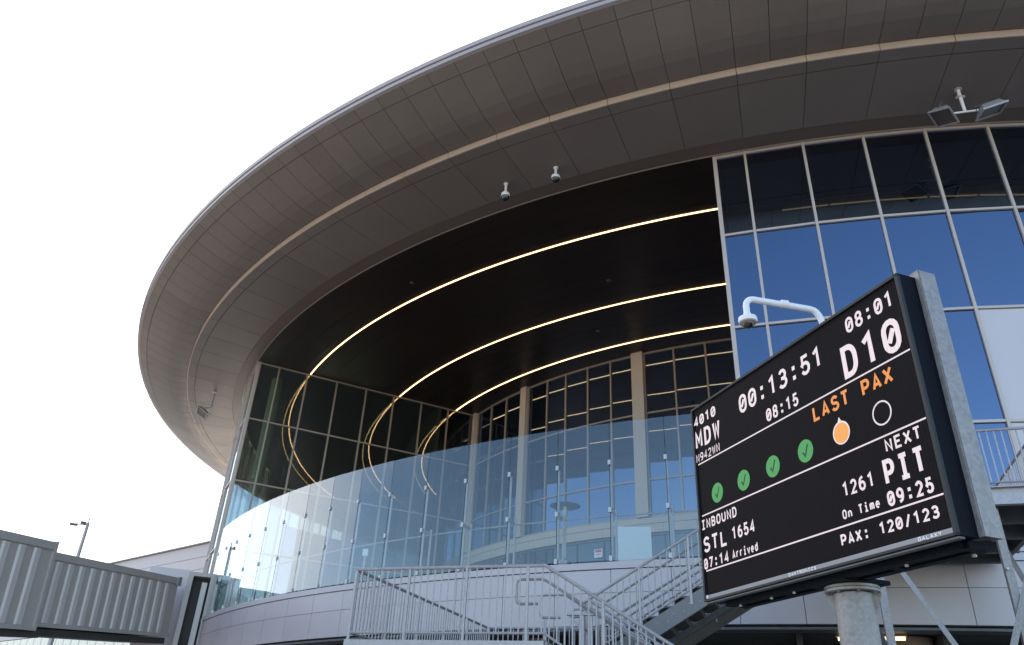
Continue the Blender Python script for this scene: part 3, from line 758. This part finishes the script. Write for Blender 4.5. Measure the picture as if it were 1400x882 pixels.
def disc(s, z, r, off, m, nm, top=0):
    mb = MB(); pts = [D(s-r*sin(2*pi*k/28), z+r*cos(2*pi*k/28), off) for k in range(28)]
    if top: pts[0] = D(s, z+r+top, off)
    mb.poly(pts, [tuple(range(28))]); return mb.build(nm, m, face)
for s_ in (2.514, 2.084, 1.653, 1.222):
    disc(s_, 3.932, .094, .0085, M['inkg'], 'check_disc')
    mb = MB(); stroke(mb, [(-.034,-.004),(-.008,-.042),(.036,.048)], .017, lambda x, y, l: D(s_-x, 3.932+y, .0078), 0); mb.build('check_mark', M['inkb'], face)
disc(.796, 3.942, .092, .0088, M['inkw'], 'amber_outline', .035)
disc(.796, 3.940, .080, .0080, M['inka'], 'amber_disc', .0)
mb = MB(); stroke(mb, [(.086*sin(2*pi*k/32), .086*cos(2*pi*k/32)) for k in range(33)], .012, lambda x, y, l: D(.370-x, 3.945+y, .0082), 0); mb.build('empty_ring', M['inkw'], face)
# post, flange, frame
pc = pole_b
mb = MB(); mb.lathe(pc, [(.143,0),(.143,2.86)], 36); post = mb.build('post', M['galvbig'], sign, True)
mb = MB(); mb.lathe(pc, [(.20,2.87),(.20,2.888)], 32); mb.lathe(pc, [(.20,2.893),(.20,2.912)], 32)
for k in (3, 7):
    a = 2*pi*k/8+.2; q = pc+V((.185*cos(a), .185*sin(a), 0)); 
    d_ = V((cos(a), sin(a), 0))
    mb.prism([q-d_*.045+V((0,0,2.70)), q+d_*.02+V((0,0,2.86)), q-d_*.045+V((0,0,2.86))], V((-sin(a), cos(a), 0))*.01)
mb.build('flange', M['galvbig'], post)
mb = MB()
for k in range(8):
    a = 2*pi*k/8+.6; q = pc+V((.18*cos(a), .18*sin(a), 2.85)); mb.lathe(q, [(.013,0),(.013,.08)], 6)
mb.build('flange_bolts', M['steeld'], post)
mb = MB()
mb.box(D(W_/2-.08, 2.953, .13), (W_-.25, .08, .05), (SD,SN,UPV)); mb.box(D(W_/2-.08, 2.953, .27), (W_-.25, .07, .05), (SD,SN,UPV))
for s_ in (.05,.7,1.23,1.9,2.55): mb.box(D(s_, 2.952, .20), (.08,.16,.046), (SD,SN,UPV))
mb.box(D(1.31, 2.93, .30), (.42,.42,.03), (SD,SN,UPV))
sf = mb.build('support_frame', M['black'], sign)
mb = MB()
for s_ in (.55,2.5,2.05,1.75): mb.lathe(D(s_, 2.912, .14), [(.014,0),(.014,.02)], 6)
mb.lathe(D(.12,2.91,.27), [(.015,0),(.015,.03)], 6)
mb.build('frame_bolts', M['bolt'], sf)
for s_ in (-.032, 2.70):
    mb = MB()
    mb.box(D(s_, 4.0, .355), (.09, .006, 2.02), (SD,SN,UPV)) if 0 else None
    L0 = .172; mb.box(D(s_-.0, 3.965, L0), (.075, .010, 1.95), (SD,SN,UPV)); mb.box(D(s_-.04, 3.965, L0+.075), (.010, .145, 1.95), (SD,SN,UPV)); mb.box(D(s_, 3.965, L0+.145), (.075,.010,1.95), (SD,SN,UPV))
    mb.box(D(s_, 4.945, L0+.073), (.085,.155,.006), (SD,SN,UPV))
    mb.build('upright', M['galvbig'], sign)
for z in (3.15, 4.0, 4.75): MB().box(D(W_/2-.1, z, .25), (W_-.25, .05, .08), (SD,SN,UPV)).build('back_rail', M['galv'], sign)
mb = MB()
for z in (3.28,4.0,4.6): mb.box(D(.0, z, .20), (.10,.03,.06), (SD,SN,UPV))
mb.build('mounting_clip', M['galv'], sign)

# camera on a swan neck above the sign
e = V((2.79,5.965,4.4)); el = V((2.70,5.956,5.315)); dm = V((2.085,5.885,5.315))
ca = thing('swan_neck_camera', 'white dome camera on a bent white tube reaching out above the black display board', 'security camera', e)
pth = [e, V((2.79,5.965,5.12))] + [V((2.79-.09*(1-cos(t)), 5.965-.009*(1-cos(t)), 5.12+.19*sin(t))) for t in [radians(15*k) for k in range(1,6)]] + [el+V((-.02,0,0)), V((2.16,5.893,5.345))]
for k in range(1, 7):
    t = radians(15*k); pth.append(V((2.16-.075*sin(t), 5.893-.008*sin(t), 5.345-.075*(1-cos(t)))))
pth.append(V((2.085,5.885,5.20)))
MB().tube(pth, .029, 14).build('arm', M['white'], ca, True)
q = V((2.42,5.923,5.335)); MB().tube([q, q+V((.06,.007,0))], .037, 14).build('coupling', M['white'], ca, True)
c_ = V((2.085,5.885,5.20))
MB().lathe(c_, [(.030,.0),(.038,-.03),(.080,-.055),(.084,-.085),(.080,-.10)], 28).build('housing', M['white'], ca, True)
MB().lathe(c_, [(.076,-.101),(.072,-.108),(.048,-.112)], 28).build('lower_ring', M['mull'], ca, True)
MB().lathe(c_, [(.050,-.108),(.047,-.130),(.030,-.150),(.004,-.158)], 24).build('dome', M['dome'], ca, True)
MB().tube([V((2.79,5.965,4.3)), V((2.79,5.965,4.5))], .05, 12).build('mount', M['galv'], ca, True)

# ------------------------------------------------------------------ boarding bridge
az = radians(9.5); JF = V((sin(az)*cos(radians(4.9)), cos(az)*cos(radians(4.9)), sin(radians(4.9))))
JR = V((cos(az), -sin(az), 0)); JU = JR.cross(JF)
J0 = azp(-28.60, 30.6, 1.7+.0916*30.6)        # lower near corner where the inner tunnel leaves the outer one
jb = thing('boarding_bridge', 'grey ribbed passenger boarding bridge meeting the terminal at the lower left', 'boarding bridge', V((J0.x, J0.y, 0)))
def J(l, x, h): return J0 + JF*l + JR*x + JU*h
def tunnel(name, l0, l1, x, h0, h1, w, step, ph):
    mb = MB(); mb.box(J((l0+l1)/2, x-w/2, (h0+h1)/2), (l1-l0, w, h1-h0), (JF, JR, JU))
    t = mb.build(name, M['jet'], jb)
    mb = MB(); n = int((l1-l0-.3)/step)
    for i in range(n):
        l = l0+ph+i*step
        c = .03; a = step*.25
        for ll, d0 in ((l, 1),):
            pts = [J(ll-a, x, h0+.12), J(ll-a*.62, x+.05, h0+.12), J(ll+a*.62, x+.05, h0+.12), J(ll+a, x, h0+.12)]
            mb.prism(pts, JU*(h1-h0-.34))
    mb.build('ribs', M['jetrib'], t)
    mb = MB(); mb.box(J((l0+l1)/2, x+.035, h1-.09), (l1-l0+.04, .07, .20), (JF,JR,JU)); mb.box(J((l0+l1)/2, x+.03, h0+.05), (l1-l0+.04, .06, .12), (JF,JR,JU))
    mb.box(J((l0+l1)/2, x-w/2, h1+.03), (l1-l0, w+.1, .05), (JF,JR,JU)); mb.build('edge_beams', M['jet'], t)
    return t
tunnel('inner_tunnel', -1.0, 7.38, 0, .0, 2.24, 2.6, .60, .42)
tunnel('outer_tunnel', -14, -.72, .22, -.12, 2.50, 3.1, .68, .35)
MB().box(J(-.69,.12,1.22), (.12,.36,2.72), (JF,JR,JU)).build('end_collar', M['jet'], jb)
mb = MB(); mb.box(J(3.5,-1.2,-.16), (7.8,2.2,.22), (JF,JR,JU)); mb.box(J(-7,-1.1,-.24), (13.6,2.4,.2), (JF,JR,JU)); mb.build('under_frame', M['under'], jb)
mb = MB(); mb.tube([V((J(-5,-1.2,0).x, J(-5,-1.2,0).y, 0)), J(-5,-1.2,-.3)], .35, 16); mb.build('lift_column', M['steeld'], jb)
# rotunda wall and dark doorway frame where it meets the terminal
vd = lambda a: (V((cos(radians(a)), -sin(radians(a)), 0)), V((sin(radians(a)), cos(radians(a)), 0)))
fx, fy = vd(-22.2); q = azp(-22.25, 39.2, 5.95)
MB().box(q, (1.75,1.6,4.3), (fx,fy,UPV)).build('rotunda', M['lilac'], jb)
fx, fy = vd(-20.5); pf = azp(-20.3, 37.6, 0)
mb = MB(); zt_, zb_ = 7.85, 4.2
mb.box(V((pf.x,pf.y,(zt_+zb_)/2))-fx*.42, (.20,.9,zt_-zb_), (fx,fy,UPV)); mb.box(V((pf.x,pf.y,(zt_+zb_)/2))+fx*.55, (.30,.9,zt_-zb_), (fx,fy,UPV))
mb.box(V((pf.x,pf.y,zt_-.08))+fx*.04, (.70,.9,.16), (fx,fy,UPV)); mb.build('door_frame', M['jet'], jb)
MB().box(V((pf.x,pf.y,5.9))+fy*.25+fx*.04, (.72,.3,3.6), (fx,fy,UPV)).build('dark_doorway', M['under'], jb)
MB().box(V((pf.x,pf.y,5.75))+fx*.20-fy*.1, (.22,.06,3.5), (fx,fy,UPV)).build('door_seal', M['jetrib'], jb)
MB().box(V((pf.x,pf.y,4.0)), (1.5,1.2,.4), (fx,fy,UPV)).build('door_sill', M['jet'], jb)
mb = MB(); q = J(8.3,-1.5,0); mb.tube([V((q.x,q.y,0)), V((q.x,q.y,4.3))], .6, 20); mb.build('rotunda_column', M['tan'], jb)
MB().box(J(7.3,.08,2.15), (.25,.1,.35), (JF,JR,JU)).build('corner_bracket', M['galv'], jb)

# ------------------------------------------------------------------ background buildings and lamp
B0 = V((-20.802,56.278,0)); Bd = V((-32.34+20.802, 66.467-56.278, 0)).normalized(); Bn = V((-Bd.y, Bd.x, 0)); Bn = Bn if Bn.y < 0 else -Bn
bg = thing('concourse_building', 'long pale concourse building with horizontal cladding lines behind the boarding bridge', 'building', B0)
def Bq(l, z, o=0): q = B0+Bd*l+Bn*o; return V((q.x,q.y,z))
MB().box(Bq(22,6.8,-6), (62,12,13.6), (Bd,Bn,UPV)).build('wall_backing', M['groove'], bg)
mb = MB(); zz = [8.5,9.35,10.2,11.05,11.9,12.75,13.68]
for z0, z1 in zip(zz[:-1], zz[1:]): mb.box(Bq(22,(z0+z1)/2,.03), (62,.06,z1-z0-.03), (Bd,Bn,UPV))
mb.build('cladding', M['bgwall'], bg)
mb = MB(); mb.box(Bq(22,13.72,-5.9), (62.3,12.4,.06), (Bd,Bn,UPV)); mb.build('roof_edge', M['fascia'], bg)
mb = MB()
for k in range(40):
    l = -8+k*1.55
    for z0, z1 in ((0.1,2.8),(2.84,5.6),(5.64,8.45)): mb.box(Bq(l+.76,(z0+z1)/2,.03), (1.43,.06,z1-z0), (Bd,Bn,UPV))
mb.build('cream_panels', M['cream'], bg)
lt = azp(-27.9, 52., 0)
lm = thing('apron_lamp', 'tall grey lamp post with two small heads behind the boarding bridge', 'lamp post', lt)
zt = 1.7+.2035*52
MB().tube([lt, V((lt.x,lt.y,zt))], [.16,.09], 12).build('mast', M['galv'], lm, True)
rx = V((cos(radians(28)), sin(radians(28)), 0))
MB().tube([V((lt.x,lt.y,zt-.12)), V((lt.x,lt.y,zt-.15))-rx*.7], .035, 8).build('arm', M['galv'], lm)
for k, (a, b, z) in enumerate(((-.72,.42,-.20),(-.25,.3,-.02))):
    MB().box(V((lt.x,lt.y,zt+z))+rx*(a), (b,.3,.09), (rx, UPV.cross(rx), UPV)).build('lamp_head', M['steeld'], lm)
MB().tube([V((lt.x,lt.y,zt)), V((lt.x,lt.y,zt+.28))], .03, 6).build('finial', M['steeld'], lm)

# ------------------------------------------------------------------ ground
mb = MB(); mb.quad(V((-3000,-3000,0)), V((3000,-3000,0)), V((3000,3000,0)), V((-3000,3000,0)))
struct('apron_ground', mb, M['concrete'])

# ------------------------------------------------------------------ light
SUN_AZ, SUN_EL = -18., 17.      # azimuth from +Y towards +X
w_ = bpy.data.worlds.new('World'); scn.world = w_; w_.use_nodes = True; nt = w_.node_tree
for n_ in list(nt.nodes): nt.nodes.remove(n_)
out = nt.nodes.new('ShaderNodeOutputWorld')
sky = nt.nodes.new('ShaderNodeTexSky'); sky.sky_type = 'NISHITA'; sky.sun_disc = False
sky.sun_elevation = radians(SUN_EL); sky.sun_rotation = radians(SUN_AZ); sky.air_density = 1.0; sky.dust_density = .3; sky.ozone_density = 2.2
bgs = nt.nodes.new('ShaderNodeBackground'); bgs.inputs[1].default_value = .15
nt.links.new(sky.outputs[0], bgs.inputs[0])
# thin bright cloud veil on the sun's side of the sky
tc = nt.nodes.new('ShaderNodeTexCoord')
dp = nt.nodes.new('ShaderNodeVectorMath'); dp.operation = 'DOT_PRODUCT'
va = radians(-22); dp.inputs[1].default_value = V((sin(va)*cos(radians(30)), cos(va)*cos(radians(30)), sin(radians(30))))
nt.links.new(tc.outputs['Generated'], dp.inputs[0])
nz = nt.nodes.new('ShaderNodeTexNoise'); nz.inputs['Scale'].default_value = 2.2; nz.inputs['Detail'].default_value = 8; nz.inputs['Roughness'].default_value = .55
mp = nt.nodes.new('ShaderNodeMapping'); mp.inputs['Scale'].default_value = (1,1,2.6); nt.links.new(tc.outputs['Generated'], mp.inputs[0]); nt.links.new(mp.outputs[0], nz.inputs['Vector'])
ad = nt.nodes.new('ShaderNodeMath'); ad.operation = 'MULTIPLY_ADD'; ad.inputs[1].default_value = .55; nt.links.new(nz.outputs['Fac'], ad.inputs[0]); nt.links.new(dp.outputs['Value'], ad.inputs[2])
mr = nt.nodes.new('ShaderNodeMapRange'); mr.interpolation_type = 'SMOOTHSTEP'; mr.inputs['From Min'].default_value = .60; mr.inputs['From Max'].default_value = 1.02
nt.links.new(ad.outputs[0], mr.inputs[0])
veil = nt.nodes.new('ShaderNodeBackground'); veil.inputs[0].default_value = (.92,.95,1.0,1); veil.inputs[1].default_value = .78
mx = nt.nodes.new('ShaderNodeMixShader'); nt.links.new(mr.outputs[0], mx.inputs[0]); nt.links.new(bgs.outputs[0], mx.inputs[1]); nt.links.new(veil.outputs[0], mx.inputs[2])
nt.links.new(mx.outputs[0], out.inputs[0])
sl = bpy.data.lights.new('sun', 'SUN'); sl.energy = 3.8; sl.angle = radians(.5); sl.color = (1,.88,.74)
so = bpy.data.objects.new('sun', sl); COL.objects.link(so)
a, b = radians(SUN_AZ), radians(SUN_EL); dirv = V((sin(a)*cos(b), cos(a)*cos(b), sin(b)))
so.rotation_euler = (-dirv).to_track_quat('-Z','Y').to_euler(); so.location = (0,0,60)

# ------------------------------------------------------------------ camera
cd = bpy.data.cameras.new('camera'); cam = bpy.data.objects.new('camera', cd); COL.objects.link(cam)
cd.sensor_width = 36; cd.lens = 1050.5/1400*36; cd.clip_end = 8000; cd.clip_start = .05
pt, ro = radians(29.10), radians(2.98)
R0 = V((1,0,0)); U0 = V((0,-sin(pt),cos(pt))); F0 = V((0,cos(pt),sin(pt)))
right = R0*cos(ro)+U0*sin(ro); up = R0*-sin(ro)+U0*cos(ro)
m_ = Matrix((right, up, -F0)).transposed().to_4x4(); m_.translation = V((0,0,1.7)); cam.matrix_world = m_
scn.camera = cam
scn.view_settings.view_transform = 'Standard'; scn.view_settings.look = 'None'; scn.view_settings.gamma = 1
scn.view_settings.exposure = 1.6
scn.cycles.max_bounces = 10; scn.cycles.transparent_max_bounces = 16; scn.cycles.glossy_bounces = 6
